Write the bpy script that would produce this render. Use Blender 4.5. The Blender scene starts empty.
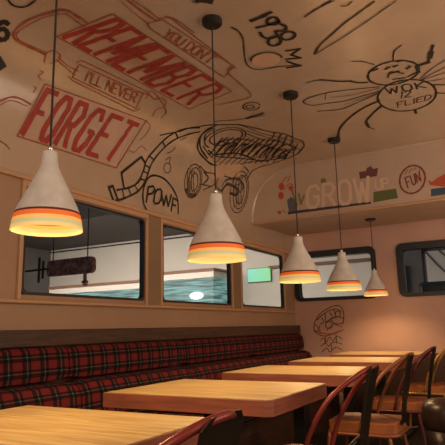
import bpy, bmesh, math, random
from mathutils import Vector, Matrix
scene = bpy.context.scene
C = scene.collection
PI = math.pi
R = math.radians
# ------------------------------------------------------------ camera, world, light, exposure
cam_d = bpy.data.cameras.new('camera'); cam = bpy.data.objects.new('camera', cam_d); C.objects.link(cam)
cam_d.sensor_width = 36.0; cam_d.sensor_fit = 'HORIZONTAL'; cam_d.lens = 536.4 / 445 * 36.0
cam_d.clip_start = .02
YAW, PITCH, ROLL = .504, .195, -.023
fw = Vector((-math.sin(YAW) * math.cos(PITCH), math.cos(YAW) * math.cos(PITCH), math.sin(PITCH)))
rt = fw.cross(Vector((0, 0, 1))).normalized(); up = rt.cross(fw)
r2 = rt * math.cos(ROLL) + up * math.sin(ROLL); u2 = -rt * math.sin(ROLL) + up * math.cos(ROLL)
mw = Matrix((r2, u2, -fw)).transposed().to_4x4(); mw.translation = Vector((0, 0, 1.02))
cam.matrix_world = mw
scene.camera = cam
scene.view_settings.view_transform = 'Standard'; scene.view_settings.look = 'None'
scene.view_settings.exposure = 0.15; scene.view_settings.gamma = 1.0
try: scene.view_settings.use_curve_mapping = False
except Exception: pass
w = bpy.data.worlds.new('world'); scene.world = w; w.use_nodes = True
w.node_tree.nodes['Background'].inputs[0].default_value = (.55, .60, .68, 1)
w.node_tree.nodes['Background'].inputs[1].default_value = .25

def light(name, kind, loc, power, col, size=.1, rot=(0, 0, 0), size_y=None):
    d = bpy.data.lights.new(name, kind); d.energy = power; d.color = col
    if kind == 'AREA':
        d.size = size
        if size_y: d.shape = 'RECTANGLE'; d.size_y = size_y
    else: d.shadow_soft_size = size
    o = bpy.data.objects.new(name, d); C.objects.link(o); o.location = loc; o.rotation_euler = rot
    return o
# added unseen fill lights that brighten the room, and light for the hall outside
light('right_fill_light', 'AREA', (2.2, 2.6, 1.55), 40, (1, .80, .62), 5.0, (0, R(90), 0), 1.0).data.size = 1.0  # added fill from the right side; that wall has no window
bpy.data.objects['right_fill_light'].data.size_y = 5.0
light('rear_fill_light', 'AREA', (.2, -2.0, 1.9), 46, (1, .80, .62), 2.6, (R(97), 0, 0), 1.0)  # unseen source added behind the camera for frontal fill
light('ceiling_fill_light', 'AREA', (0.9, 2.9, 1.1), 36, (1, .72, .50), .8, (R(180), 0, 0), 5.0)  # added to brighten the ceiling from below, no fixture there
light('hall_light', 'AREA', (-6.0, 6.6, 2.85), 290, (1, .87, .77), 5.0, (R(25), 0, 0), 2.5)

# ------------------------------------------------------------ materials
def mat(name, col, rough=.6, metal=0, noise=0, nscale=8, bump=0, emit=0, ecol=None, spec=.5, col2=None, bscale=None, stretch=(1, 1, 1)):
    m = bpy.data.materials.new(name); m.use_nodes = True; n = m.node_tree; b = n.nodes['Principled BSDF']
    b.inputs['Base Color'].default_value = (*col, 1); b.inputs['Roughness'].default_value = rough
    b.inputs['Metallic'].default_value = metal; b.inputs['Specular IOR Level'].default_value = spec
    if emit:
        b.inputs['Emission Color'].default_value = (*(ecol or col), 1); b.inputs['Emission Strength'].default_value = emit
    if noise or bump or col2:
        tc = n.nodes.new('ShaderNodeTexCoord'); mp = n.nodes.new('ShaderNodeMapping'); mp.inputs['Scale'].default_value = stretch
        n.links.new(tc.outputs['Object'], mp.inputs['Vector'])
        t = n.nodes.new('ShaderNodeTexNoise'); t.inputs['Scale'].default_value = nscale; t.inputs['Detail'].default_value = 6
        n.links.new(mp.outputs['Vector'], t.inputs['Vector'])
        if noise or col2:
            mx = n.nodes.new('ShaderNodeValToRGB')
            c2 = col2 or tuple(c * (1 - noise) for c in col)
            mx.color_ramp.elements[0].position = .38; mx.color_ramp.elements[1].position = .64
            mx.color_ramp.elements[0].color = (*c2, 1); mx.color_ramp.elements[1].color = (*col, 1)
            n.links.new(t.outputs['Fac'], mx.inputs['Fac']); n.links.new(mx.outputs['Color'], b.inputs['Base Color'])
        if bump:
            bp = n.nodes.new('ShaderNodeBump'); bp.inputs['Strength'].default_value = bump; bp.inputs['Distance'].default_value = .01
            n.links.new(t.outputs['Fac'], bp.inputs['Height']); n.links.new(bp.outputs['Normal'], b.inputs['Normal'])
    return m
M = {}
M['ceiling'] = mat('painted_ceiling', (.50, .365, .255), .24, noise=.09, nscale=3, bump=.04, spec=1.0); M['ceiling'].node_tree.nodes['Principled BSDF'].inputs['IOR'].default_value = 1.62
M['bulkhead'] = mat('painted_bulkhead', (.50, .36, .27), .5, noise=.08, nscale=3, bump=.08)
M['wall'] = mat('cream_wall', (.40, .25, .155), .5, noise=.08, nscale=4)
M['end_wall'] = mat('pink_cream_wall', (.56, .34, .265), .45, noise=.1, nscale=2.5)
M['trim'] = mat('trim_paint', (.54, .32, .18), .4, noise=.05, nscale=6)
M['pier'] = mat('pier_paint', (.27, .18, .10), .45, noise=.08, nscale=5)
M['floor'] = mat('dark_floor', (.022, .016, .013), .5, noise=.3, nscale=10)
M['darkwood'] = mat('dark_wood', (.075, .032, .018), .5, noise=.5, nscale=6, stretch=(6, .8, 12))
M['gasket'] = mat('black_rubber', (.008, .008, .009), .35)
M['blackmetal'] = mat('black_metal', (.015, .014, .013), .4, metal=.3)
M['cord'] = mat('black_cord', (.02, .012, .01), .6)
M['chrome'] = mat('chrome', (.7, .7, .7), .2, metal=1)
M['concrete'] = mat('concrete', (.70, .66, .61), .8, noise=.14, nscale=2.2, bump=.12)
M['burn'] = mat('dark_band', (.10, .02, .012), .5, noise=.4, nscale=60, emit=.05, ecol=(.5, .06, .02))
M['orange'] = mat('orange_resin', (.8, .22, .06), .4, emit=.30, ecol=(1, .11, .015))
M['yellow'] = mat('yellow_resin', (.8, .5, .18), .4, emit=.48, ecol=(1, .42, .07))
M['green'] = mat('pale_green_resin', (.6, .6, .35), .4, emit=.26, ecol=(.85, .80, .34))
M['cream'] = mat('cream_resin', (.75, .58, .30), .4, emit=.46, ecol=(1, .62, .18))
M['innershade'] = mat('shade_inside', (.9, .66, .35), .6)
M['bulb'] = mat('bulb_glass', (1, .8, .5), .3, emit=2.2, ecol=(1, .72, .38))
M['edge'] = mat('table_edge', (.33, .10, .055), .45, noise=.3, nscale=5, stretch=(1, 1, 10))
M['splat'] = mat('dark_bronze_metal', (.035, .022, .012), .4, metal=.5, noise=.4, nscale=9)
M['seatwood'] = mat('orange_seat_wood', (.42, .13, .035), .5, noise=.35, nscale=5, stretch=(1, 8, 1))
M['red_tube'] = mat('red_painted_tube', (.26, .04, .03), .35, metal=.3, spec=.6)
M['rust_tube'] = mat('rust_painted_tube', (.30, .10, .05), .4, metal=.4)
M['plum_tube'] = mat('plum_painted_tube', (.14, .04, .04), .35, metal=.3)
M['ochre_tube'] = mat('ochre_painted_tube', (.42, .22, .05), .4, metal=.3)
M['leather'] = mat('dark_leather', (.035, .018, .014), .35, bump=.1, nscale=40)
M['redpaint'] = mat('red_mural_paint', (.40, .045, .032), .6, noise=.25, nscale=20)
M['redline'] = mat('red_mural_line', (.40, .10, .055), .6, noise=.3, nscale=30)
M['pinkpaint'] = mat('pink_mural_wash', (.53, .345, .25), .55, noise=.08, nscale=6)
M['black'] = mat('black_marker', (.022, .016, .011), .6, noise=.3, nscale=30)
M['brownink'] = mat('brown_marker', (.085, .055, .035), .6, noise=.4, nscale=25)
M['palepeach'] = mat('pale_peach_paint', (.56, .36, .25), .55)
M['orangewash'] = mat('orange_mural_wash', (.54, .36, .23), .55)
M['growpaint'] = mat('pale_letter_paint', (.64, .45, .33), .55)
M['shelfpaint'] = mat('dark_shelf_paint', (.05, .03, .02), .6)
M['tomato'] = mat('tomato_paint', (.45, .07, .03), .6)
M['bluegrey'] = mat('blue_grey_paint', (.10, .10, .12), .6)
M['lime'] = mat('olive_lime_paint', (.20, .16, .04), .6)
M['plumpaint'] = mat('plum_paint', (.14, .045, .045), .6)
M['greenpaint'] = mat('olive_green_paint', (.10, .115, .03), .6)
M['stamp'] = mat('dark_red_ink', (.22, .035, .03), .6)
M['bluepaint'] = mat('dark_blue_paint', (.04, .07, .11), .6)
M['ext_pale'] = mat('pale_hall_wall', (.78, .70, .62), .7, noise=.05, nscale=2)
M['ext_grey'] = mat('grey_hall_wall', (.16, .14, .13), .7, noise=.2, nscale=2)
M['ext_dark'] = mat('dark_hall_soffit', (.09, .075, .07), .7)
M['ext_floor'] = mat('hall_floor', (.22, .20, .18), .6)
M['brownline'] = mat('brown_counter_trim', (.22, .11, .07), .6)
M['sign'] = mat('weathered_sign', (.42, .17, .14), .6, noise=.7, nscale=22)
M['glare'] = mat('counter_lamp', (.8, 1, 1), .4, emit=5, ecol=(.75, 1, .98))

def node_mat(name, fn):
    m = bpy.data.materials.new(name); m.use_nodes = True; fn(m.node_tree, m.node_tree.nodes['Principled BSDF']); return m
def wood_top(n, b):
    tc = n.nodes.new('ShaderNodeTexCoord'); mp = n.nodes.new('ShaderNodeMapping'); mp.inputs['Scale'].default_value = (1.2, 14, 1)
    t = n.nodes.new('ShaderNodeTexNoise'); t.inputs['Scale'].default_value = 3.5; t.inputs['Detail'].default_value = 8; t.inputs['Distortion'].default_value = .6
    r = n.nodes.new('ShaderNodeValToRGB'); e = r.color_ramp.elements
    e[0].position = .3; e[0].color = (.36, .22, .08, 1); e[1].position = .7; e[1].color = (.62, .46, .21, 1)
    n.links.new(tc.outputs['Object'], mp.inputs['Vector']); n.links.new(mp.outputs['Vector'], t.inputs['Vector'])
    n.links.new(t.outputs['Fac'], r.inputs['Fac']); n.links.new(r.outputs['Color'], b.inputs['Base Color'])
    b.inputs['Roughness'].default_value = .42; b.inputs['Specular IOR Level'].default_value = .5
M['tabletop'] = node_mat('pale_plank_wood', wood_top)
def plaid(n, b):
    L = n.links
    tc = n.nodes.new('ShaderNodeTexCoord'); sp = n.nodes.new('ShaderNodeSeparateXYZ'); L.new(tc.outputs['Object'], sp.inputs[0])
    def mth(op, a, bb=None):
        m = n.nodes.new('ShaderNodeMath'); m.operation = op
        for i, v in enumerate((a, bb)):
            if v is None: continue
            if isinstance(v, (int, float)): m.inputs[i].default_value = v
            else: L.new(v, m.inputs[i])
        return m.outputs[0]
    def ramp(v, stops):
        r = n.nodes.new('ShaderNodeValToRGB'); r.color_ramp.interpolation = 'CONSTANT'
        e = r.color_ramp.elements; e[0].position = 0; e[0].color = (*stops[0][1], 1); e[1].position = stops[1][0]; e[1].color = (*stops[1][1], 1)
        for p, c in stops[2:]:
            x = e.new(p); x.color = (*c, 1)
        L.new(v, r.inputs['Fac']); return r.outputs['Color']
    red, dk, gy, gn, pr = (.13, .014, .015), (.004, .004, .005), (.12, .13, .13), (.006, .009, .008), (.15, .03, .028)
    stops = [(0, dk), (.15, gn), (.20, gy), (.27, gn), (.34, dk), (.44, red), (.62, pr), (.65, red), (.76, pr), (.79, red), (.96, dk)]
    u = mth('FRACT', mth('DIVIDE', mth('ADD', sp.outputs['Y'], 10.055), .118))
    vz = mth('ADD', mth('SUBTRACT', sp.outputs['Z'], mth('MULTIPLY', sp.outputs['X'], .55)), 8.03)
    v = mth('FRACT', mth('DIVIDE', vz, .085))
    cu, cv = ramp(u, stops), ramp(v, stops)
    av = n.nodes.new('ShaderNodeMixRGB'); av.inputs[0].default_value = .5; L.new(cu, av.inputs[1]); L.new(cv, av.inputs[2])
    dk_ = n.nodes.new('ShaderNodeMixRGB'); dk_.blend_type = 'DARKEN'; dk_.inputs[0].default_value = 1; L.new(cu, dk_.inputs[1]); L.new(cv, dk_.inputs[2])
    mx = n.nodes.new('ShaderNodeMixRGB'); mx.inputs[0].default_value = .38; L.new(dk_.outputs[0], mx.inputs[1]); L.new(av.outputs[0], mx.inputs[2])
    L.new(mx.outputs[0], b.inputs['Base Color']); b.inputs['Roughness'].default_value = .9; b.inputs['Specular IOR Level'].default_value = .15
M['plaid'] = node_mat('tartan_fabric', plaid)
def teal(n, b):
    tc = n.nodes.new('ShaderNodeTexCoord'); mp = n.nodes.new('ShaderNodeMapping'); mp.inputs['Scale'].default_value = (.9, 1, 16)
    t = n.nodes.new('ShaderNodeTexNoise'); t.inputs['Scale'].default_value = 2.2; t.inputs['Detail'].default_value = 5
    r = n.nodes.new('ShaderNodeValToRGB'); e = r.color_ramp.elements
    e[0].position = .42; e[0].color = (.03, .06, .06, 1); e[1].position = .66; e[1].color = (.22, .42, .40, 1)
    L = n.links; L.new(tc.outputs['Object'], mp.inputs['Vector']); L.new(mp.outputs['Vector'], t.inputs['Vector']); L.new(t.outputs['Fac'], r.inputs['Fac'])
    L.new(r.outputs['Color'], b.inputs['Emission Color']); b.inputs['Emission Strength'].default_value = 1.0
    b.inputs['Base Color'].default_value = (.05, .08, .08, 1)
M['teal'] = node_mat('lit_teal_case', teal)
def scr(n, b):
    tc = n.nodes.new('ShaderNodeTexCoord'); sp = n.nodes.new('ShaderNodeSeparateXYZ'); r = n.nodes.new('ShaderNodeValToRGB'); e = r.color_ramp.elements
    e[0].color = (.20, .62, .48, 1); e[1].color = (.22, .60, .22, 1)
    n.links.new(tc.outputs['Generated'], sp.inputs[0]); n.links.new(sp.outputs['X'], r.inputs['Fac']); n.links.new(r.outputs['Color'], b.inputs['Emission Color'])
    b.inputs['Emission Strength'].default_value = 1.0; b.inputs['Base Color'].default_value = (.1, .2, .15, 1)
M['screen'] = node_mat('lit_screen', scr)
def glass_mat():
    m = bpy.data.materials.new('window_glass'); m.use_nodes = True; n = m.node_tree; n.nodes.remove(n.nodes['Principled BSDF'])
    tr = n.nodes.new('ShaderNodeBsdfTransparent'); tr.inputs[0].default_value = (.93, .95, .94, 1)
    gl = n.nodes.new('ShaderNodeBsdfGlossy'); gl.inputs['Roughness'].default_value = .03
    mx = n.nodes.new('ShaderNodeMixShader'); fr = n.nodes.new('ShaderNodeLayerWeight'); pw = n.nodes.new('ShaderNodeMath'); pw.operation = 'POWER'; pw.inputs[1].default_value = 4.5
    n.links.new(fr.outputs['Facing'], pw.inputs[0]); ml = n.nodes.new('ShaderNodeMath'); ml.operation = 'MULTIPLY'; ml.inputs[1].default_value = .35; n.links.new(pw.outputs[0], ml.inputs[0])
    n.links.new(ml.outputs[0], mx.inputs[0]); n.links.new(tr.outputs[0], mx.inputs[1]); n.links.new(gl.outputs[0], mx.inputs[2])
    n.links.new(mx.outputs[0], n.nodes['Material Output'].inputs[0]); return m
M['glass'] = glass_mat()

# ------------------------------------------------------------ mesh helpers
def obj(name, bm, m, parent=None, smooth=False, loc=None, bevel=0):
    me = bpy.data.meshes.new(name); bmesh.ops.recalc_face_normals(bm, faces=bm.faces); bm.to_mesh(me); bm.free()
    for mm in (m if isinstance(m, (list, tuple)) else [m]): me.materials.append(M[mm])
    if smooth:
        for p in me.polygons: p.use_smooth = True
    o = bpy.data.objects.new(name, me); C.objects.link(o)
    if parent: o.parent = parent
    if loc: o.location = loc
    if bevel:
        b = o.modifiers.new('bevel', 'BEVEL'); b.width = bevel; b.segments = 3; b.limit_method = 'ANGLE'
    return o
def box(bm, x0, x1, y0, y1, z0, z1):
    v = [bm.verts.new((x, y, z)) for x in (x0, x1) for y in (y0, y1) for z in (z0, z1)]
    for f in ((0, 1, 3, 2), (4, 6, 7, 5), (0, 4, 5, 1), (2, 3, 7, 6), (0, 2, 6, 4), (1, 5, 7, 3)): bm.faces.new([v[i] for i in f])
    return bm
def bx(*a): return box(bmesh.new(), *a)
def catmull(pts, n=6):
    pts = [Vector(p) for p in pts]
    if len(pts) < 3: return pts
    P = [pts[0] * 2 - pts[1]] + pts + [pts[-1] * 2 - pts[-2]]; o = []
    for i in range(1, len(P) - 2):
        a, b, c, d = P[i - 1], P[i], P[i + 1], P[i + 2]
        for k in range(n):
            t = k / n; o.append(.5 * ((2 * b) + (c - a) * t + (2 * a - 5 * b + 4 * c - d) * t * t + (-a + 3 * b - 3 * c + d) * t ** 3))
    o.append(pts[-1]); return o
def tube(bm, pts, r, seg=10, smooth=True, n=6, flat=None):
    if smooth: pts = catmull(pts, n)
    pts = [Vector(p) for p in pts]; prev = None; rings = []; N = None
    for i, p in enumerate(pts):
        t = (pts[min(i + 1, len(pts) - 1)] - pts[max(i - 1, 0)]).normalized()
        if N is None:
            a = Vector((0, 1, 0)) if abs(t.y) < .9 else Vector((1, 0, 0)); N = (a - t * a.dot(t)).normalized()
        else: N = (N - t * N.dot(t)).normalized()
        B = t.cross(N)
        rings.append([bm.verts.new(p + (N * math.cos(2 * PI * k / seg) + B * math.sin(2 * PI * k / seg)) * r) for k in range(seg)])
    for a, b in zip(rings, rings[1:]):
        for k in range(seg): bm.faces.new((a[k], a[(k + 1) % seg], b[(k + 1) % seg], b[k]))
    bm.faces.new(rings[0][::-1]); bm.faces.new(rings[-1]); return bm
def lathe(bm, prof, seg=48, c=(0, 0, 0), cap=False):
    rings = [[bm.verts.new((c[0] + r * math.cos(2 * PI * k / seg), c[1] + r * math.sin(2 * PI * k / seg), c[2] + z)) for k in range(seg)] for r, z in prof]
    for a, b in zip(rings, rings[1:]):
        for k in range(seg): bm.faces.new((a[k], a[(k + 1) % seg], b[(k + 1) % seg], b[k]))
    if cap: bm.faces.new(rings[0][::-1]); bm.faces.new(rings[-1])
    return bm
def prism(bm, pts, z0, z1):
    a = [bm.verts.new((x, y, z0)) for x, y in pts]; b = [bm.verts.new((x, y, z1)) for x, y in pts]; n = len(pts)
    for i in range(n): bm.faces.new((a[i], a[(i + 1) % n], b[(i + 1) % n], b[i]))
    bm.faces.new(a[::-1]); bm.faces.new(b); return bm
def thing(name, label, cat, loc=(0, 0, 0), rz=0, group=None):
    o = bpy.data.objects.new(name, None); o.empty_display_size = .1; C.objects.link(o); o.location = loc; o.rotation_euler = (0, 0, rz)
    o['label'] = label; o['category'] = cat
    if group: o['group'] = group
    return o
def tag(o, label, cat, group=None):
    o['label'] = label; o['category'] = cat
    if group: o['group'] = group
    return o
def struct(name, bm, m, smooth=False, bevel=0, label=None, cat=None):
    o = obj(name, bm, m, smooth=smooth, bevel=bevel); o['kind'] = 'structure'
    if label: o['label'] = label
    if cat: o['category'] = cat
    return o
def copy_tree(o, parent=None):
    c = o.copy(); C.objects.link(c)
    if parent: c.parent = parent
    for ch in list(o.children): copy_tree(ch, c)
    return c

# ------------------------------------------------------------ the diner shell
XL, XR, YB, YE = -2.4, 2.3, -2.2, 6.10
WIN = [(2.045, 3.145), (3.372, 4.478), (4.71, 5.76)]; WZ0, WZ1 = 1.228, 1.83
struct('floor', bx(XL - .1, XR + .1, YB - .1, YE + .1, -.1, 0), 'floor', label='dark floor under the tables', cat='floor')
bm = bmesh.new()
box(bm, XL - .035, XL, YB, YE, 0, WZ0); box(bm, XL - .035, XL, YB, YE, WZ1, 1.9)
e = YB
for a, b in WIN: box(bm, XL - .035, XL, e, a, WZ0, WZ1); e = b
box(bm, XL - .035, XL, e, YE, WZ0, WZ1)
wl = struct('wall_left', bm, 'wall', label='beige side wall with a row of three windows above the bench', cat='wall')
def prof(s):
    if s < .25: return Vector((XL, 0, 1.9 + s)), Vector((1, 0, 0))
    if s < 1.0354:
        a = (s - .25) / .5; d = Vector((-math.cos(a), 0, math.sin(a))); return Vector((-1.9, 0, 2.15)) + d * .5, -d
    return Vector((-1.9 + s - 1.0354, 0, 2.65)), Vector((0, 0, -1))
SV = [0, .12, .25] + [.25 + .7854 * i / 16 for i in range(1, 17)] + [1.3, 1.8, 2.4, 3.0, 3.7, 4.4, XR + 1.9 + 1.0354]
bm = bmesh.new(); rows = []
for y in [YB + (YE - YB) * i / 20 for i in range(21)]:
    inn = []; out = []
    for s in SV:
        p, nn = prof(s); inn.append(bm.verts.new((p.x, y, p.z))); q = p - nn * .05; out.append(bm.verts.new((q.x, y, q.z)))
    rows.append((inn, out))
for (a, A), (b, B) in zip(rows, rows[1:]):
    for i in range(len(SV) - 1): bm.faces.new((a[i], a[i + 1], b[i + 1], b[i])); bm.faces.new((A[i], A[i + 1], B[i + 1], B[i]))
ceiling = struct('ceiling', bm, 'ceiling', smooth=True, label='curved beige ceiling covered in hand-painted lettering and drawings', cat='ceiling')
struct('wall_right', bx(XR, XR + .1, YB, YE, 0, 2.65), 'wall', label='plain side wall opposite the windows', cat='wall')
struct('wall_back', bx(XL, XR, YB - .1, YB, 0, 2.65), 'wall', label='plain wall behind the camera', cat='wall')
# end wall with two rounded windows
EW = [(-2.385, -1.40, 1.312, 1.90), (-1.175, -.28, 1.31, 1.897)]
bm = bmesh.new()
I = [(a + .04, b - .04, c + .04, d - .04) for a, b, c, d in EW]
box(bm, XL - .1, XR, YE, YE + .1, 0, I[0][2]); box(bm, XL - .1, XR, YE, YE + .1, I[0][3], 2.7)
for a, b in ((XL - .1, I[0][0]), (I[0][1], I[1][0]), (I[1][1], XR)): box(bm, a, b, YE, YE + .1, I[0][2], I[0][3])
we = struct('wall_end', bm, 'end_wall', label='pinkish end wall with two black rounded windows', cat='wall')
struct('shade_panel_end', bx(XL + .55, XR, YE - .03, YE, .001, .72), 'darkwood', label='dark panel added low on the end wall as shade below the tables', cat='panel')  # added dark sheet; shade below table height is put into its colour
# bulkhead across the end of the ceiling
bm = bmesh.new(); A = []; B = []
pts = [(XL, 2.085)] + [(prof(s)[0].x, prof(s)[0].z) for s in [.25 + .7854 * i / 12 for i in range(13)]] + [(XR, 2.65), (XR, 2.11)]
A = [bm.verts.new((x, 5.0, z)) for x, z in pts]
B = [bm.verts.new((x, YE, z + (.03 if i in (0, len(pts) - 1) else 0))) for i, (x, z) in enumerate(pts)]
for i in range(len(pts)): j = (i + 1) % len(pts); bm.faces.new((A[i], A[j], B[j], B[i]))
bm.faces.new(A); bm.faces.new(B[::-1])
bulk = struct('wall_bulkhead', bm, 'bulkhead', bevel=.012, label='lowered bulkhead face painted with vegetables and pale letters', cat='wall')
struct('trim_1', tube(bmesh.new(), [(XL + .01, 5.0, 2.09), (-1.2, 4.995, 2.095), (XR, 5.0, 2.112)], .011, smooth=False), 'trim')
# rounded fillet strip that outlines the bulkhead face
struct('trim_2', tube(bmesh.new(), [Vector((prof(s)[0].x, 5.0, prof(s)[0].z)) + prof(s)[1] * .004 for s in [.2 + .835 * i / 14 for i in range(15)]] + [Vector((XR, 5.0, 2.646))], .012, smooth=False), 'ceiling')
# side wall trims
struct('trim_3', bx(XL, XL + .025, YB, YE, 1.872, 1.9), 'trim', bevel=.006)
struct('trim_4', bx(XL, XL + .03, YB, YE, 1.178, 1.2), 'trim', bevel=.008)
k = 5
for a, b in WIN:
    bm = bmesh.new()
    box(bm, XL, XL + .018, a - .032, a - .008, 1.2, 1.872); box(bm, XL, XL + .018, b + .008, b + .032, 1.2, 1.872)
    box(bm, XL, XL + .018, a - .008, b + .008, WZ1 + .008, 1.872)
    struct('trim_%d' % k, bm, 'trim', bevel=.004); k += 1
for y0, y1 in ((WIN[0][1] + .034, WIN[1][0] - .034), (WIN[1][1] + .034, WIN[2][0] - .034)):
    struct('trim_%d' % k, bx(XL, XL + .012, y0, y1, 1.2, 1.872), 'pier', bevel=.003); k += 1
def rrect(a, b, c, d, r, n=6):
    o = []
    for cx, cz, t0 in ((b - r, d - r, 0), (a + r, d - r, 90), (a + r, c + r, 180), (b - r, c + r, 270)):
        for i in range(n + 1):
            t = R(t0 + 90 * i / n); o.append((cx + r * math.cos(t), cz + r * math.sin(t)))
    return o
def ring(outer, inner, d0, d1, axis):
    bm = bmesh.new(); f = (lambda p, d: (d, p[0], p[1])) if axis == 'x' else (lambda p, d: (p[0], d, p[1]))
    vs = [[bm.verts.new(f(p, d)) for p in L] for L, d in ((outer, d0), (outer, d1), (inner, d1), (inner, d0))]; n = len(outer)
    for q in range(4):
        a, b = vs[q], vs[(q + 1) % 4]
        for i in range(n): j = (i + 1) % n; bm.faces.new((a[i], a[j], b[j], b[i]))
    return bm
wn = 1
for a, b in WIN:
    o = struct('window_%d' % wn, ring(rrect(a, b, WZ0, WZ1, .03), rrect(a + .014, b - .014, WZ0 + .016, WZ1 - .014, .035), XL - .03, XL + .006, 'x'), 'gasket',
               label='%s side window with thin black gasket' % ['near', 'middle', 'far'][wn - 1], cat='window')
    obj('pane', bx(XL - .016, XL - .012, a + .014, b - .014, WZ0 + .016, WZ1 - .014), 'glass', o); wn += 1
for i, (a, b, c, d) in enumerate(EW):
    o = struct('window_%d' % wn, ring(rrect(a, b, c, d, .075), rrect(a + .055, b - .055, c + .04, d - .075, .05), YE - .022, YE + .09, 'y'), 'gasket',
               label=['left rounded black window in the end wall', 'right rounded black window in the end wall'][i], cat='window')
    obj('pane', bx(a + .05, b - .05, YE + .04, YE + .044, c + .035, d - .07), 'glass', o); wn += 1

# ------------------------------------------------------------ the hall outside the windows
struct('floor_hall', bx(-13, 3, YE + .12, 12, -.1, -.02), 'ext_floor')
struct('floor_hall_side', bx(-13, XL - .12, -2, YE + .12, -.1, -.02), 'ext_floor')
struct('wall_hall_far', bx(-9.6, -1.98, 9.0, 9.1, -.02, 3.4), 'ext_pale', label='pale wall of the hall seen through the windows', cat='wall')
struct('wall_hall_side', bx(-9.8, -9.6, 1.0, 9.0, -.02, 3.4), 'ext_grey', label='grey side wall of the hall', cat='wall')
struct('ceiling_hall', bx(-9.8, XL - .1, 5.6, 9.0, 2.91, 3.1), 'ext_dark', label='dark soffit of the hall ceiling', cat='ceiling')
struct('ceiling_hall_upper', bx(-9.8, XL - .1, 1.0, 5.6, 2.98, 3.1), 'ext_dark')
struct('trim_20', bx(-9.6, -2.6, 8.96, 9.0, 2.84, 2.865), 'gasket')
struct('trim_21', bx(-4.0, -1.98, 8.95, 9.0, 2.07, 2.12), 'brownline')
struct('wall_hall_pillar', bx(-1.98, -1.33, 8.9, 9.1, -.02, 3.4), 'ext_grey')
struct('wall_hall_right', bx(-1.33, 2.5, 9.1, 9.2, -.02, 2.13), 'ext_pale')
struct('wall_hall_right_upper', bx(-1.33, 2.5, 9.0, 9.1, 2.13, 3.4), 'ext_dark')
def counter(x0, x1, zt, y, label):
    t = thing('display_counter', label, 'counter', ((x0 + x1) / 2, y, -.02))
    w_ = (x1 - x0) / 2; zt += .02
    obj('base', bx(-w_, w_, -.35, .35, 0, zt - .75), 'ext_grey', t)
    obj('lit_glass_front', bx(-w_ + .02, w_ - .02, -.33, .33, zt - .75, zt - .16), 'teal', t)
    obj('upper_panel', bx(-w_, w_, -.35, .35, zt - .16, zt - .05), 'ext_pale', t)
    obj('top_rail', bx(-w_ - .02, w_ + .02, -.37, .37, zt - .05, zt), 'brownline', t)
    return t
counter(-8.7, -6.2, 1.96, 8.5, 'teal-lit display counter seen through the near side window')
t = counter(-5.8, -4.70, 2.07, 8.5, 'teal-lit display counter seen through the middle side window')
g = bmesh.new(); bmesh.ops.create_uvsphere(g, u_segments=20, v_segments=10, radius=.06); 
for v in g.verts: v.co.x *= 2.2
obj('counter_lamp', g, 'glare', t, loc=(.2, -.36, 1.62), smooth=True)
t = thing('wall_screen', 'small green lit screen on the pale hall wall, through the far side window', 'screen', (-4.20, 8.97, 1.97))
obj('bezel', bx(-.24, .24, -.01, .03, -.13, .13), 'ext_grey', t); obj('display', bx(-.23, .23, -.02, -.01, -.12, .12), 'screen', t)
t = thing('hanging_sign', 'weathered brown board sign hanging in the hall behind the near side window', 'sign', (-4.24, 4.2, 1.70))
bm = bmesh.new(); q = rrect(-.27, .40, -.085, .09, .05)
a_ = [bm.verts.new((x, -.025, z)) for x, z in q]; b_ = [bm.verts.new((x, .025, z)) for x, z in q]
for i in range(len(q)): j = (i + 1) % len(q); bm.faces.new((a_[i], a_[j], b_[j], b_[i]))
bm.faces.new(a_); bm.faces.new(b_[::-1]); obj('board', bm, 'sign', t, bevel=.006)
bm = bmesh.new(); tube(bm, [(-.62, 0, .0), (-.27, 0, .005)], .012, smooth=False); box(bm, -.42, -.40, -.01, .01, -.14, .14); box(bm, -.36, -.34, -.01, .01, -.10, .10)
obj('bracket', bm, 'blackmetal', t)
bm = bmesh.new(); box(bm, .255, .285, -.01, .01, -.16, -.075); box(bm, .235, .305, -.012, .012, -.185, -.16); box(bm, .25, .30, -.012, .012, -.21, -.19); obj('pendant_hook', bm, 'sign', t)
bm = bmesh.new(); tube(bm, [(-.2, 0, .08), (-.2, 0, 1.65)], .006, smooth=False); tube(bm, [(.3, 0, .08), (.3, 0, 1.65)], .006, smooth=False); obj('hanging_wire', bm, 'blackmetal', t)
# ribbed canopy and dark machine seen through the right end window
t = thing('ribbed_canopy', 'pale canopy with slanting ribs seen through the right end window', 'canopy', (-.9, 8.4, 1.5))
bm = bmesh.new(); box(bm, -.35, .9, .35, .4, 0, .62); obj('sheet', bm, 'ext_pale', t)
for i in range(5):
    bm = bmesh.new(); tube(bm, [(-.35 + i * .2, .34, .62), (-.1 + i * .26, .34, .30), (.2 + i * .3, .34, .12)], .012); obj('rib', bm, 'ext_grey', t)
t = obj('dark_machine', prism(bmesh.new(), rrect(-.32, .32, -.2, .2, .1), 0, 1.62), 'gasket', loc=(-.98, 8.2, -.02)); t.modifiers.new('b', 'BEVEL').width = .05
tag(t, 'black rounded cabinet standing low behind the right end window', 'cabinet')
t = obj('wall_clutter', bx(-.04, .04, -.03, .03, 0, .42), 'ext_grey', loc=(-1.62, 8.86, 1.52)); t.name = 'wall_post'
tag(t, 'grey metal post on the dark pillar behind the right end window', 'post')

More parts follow.
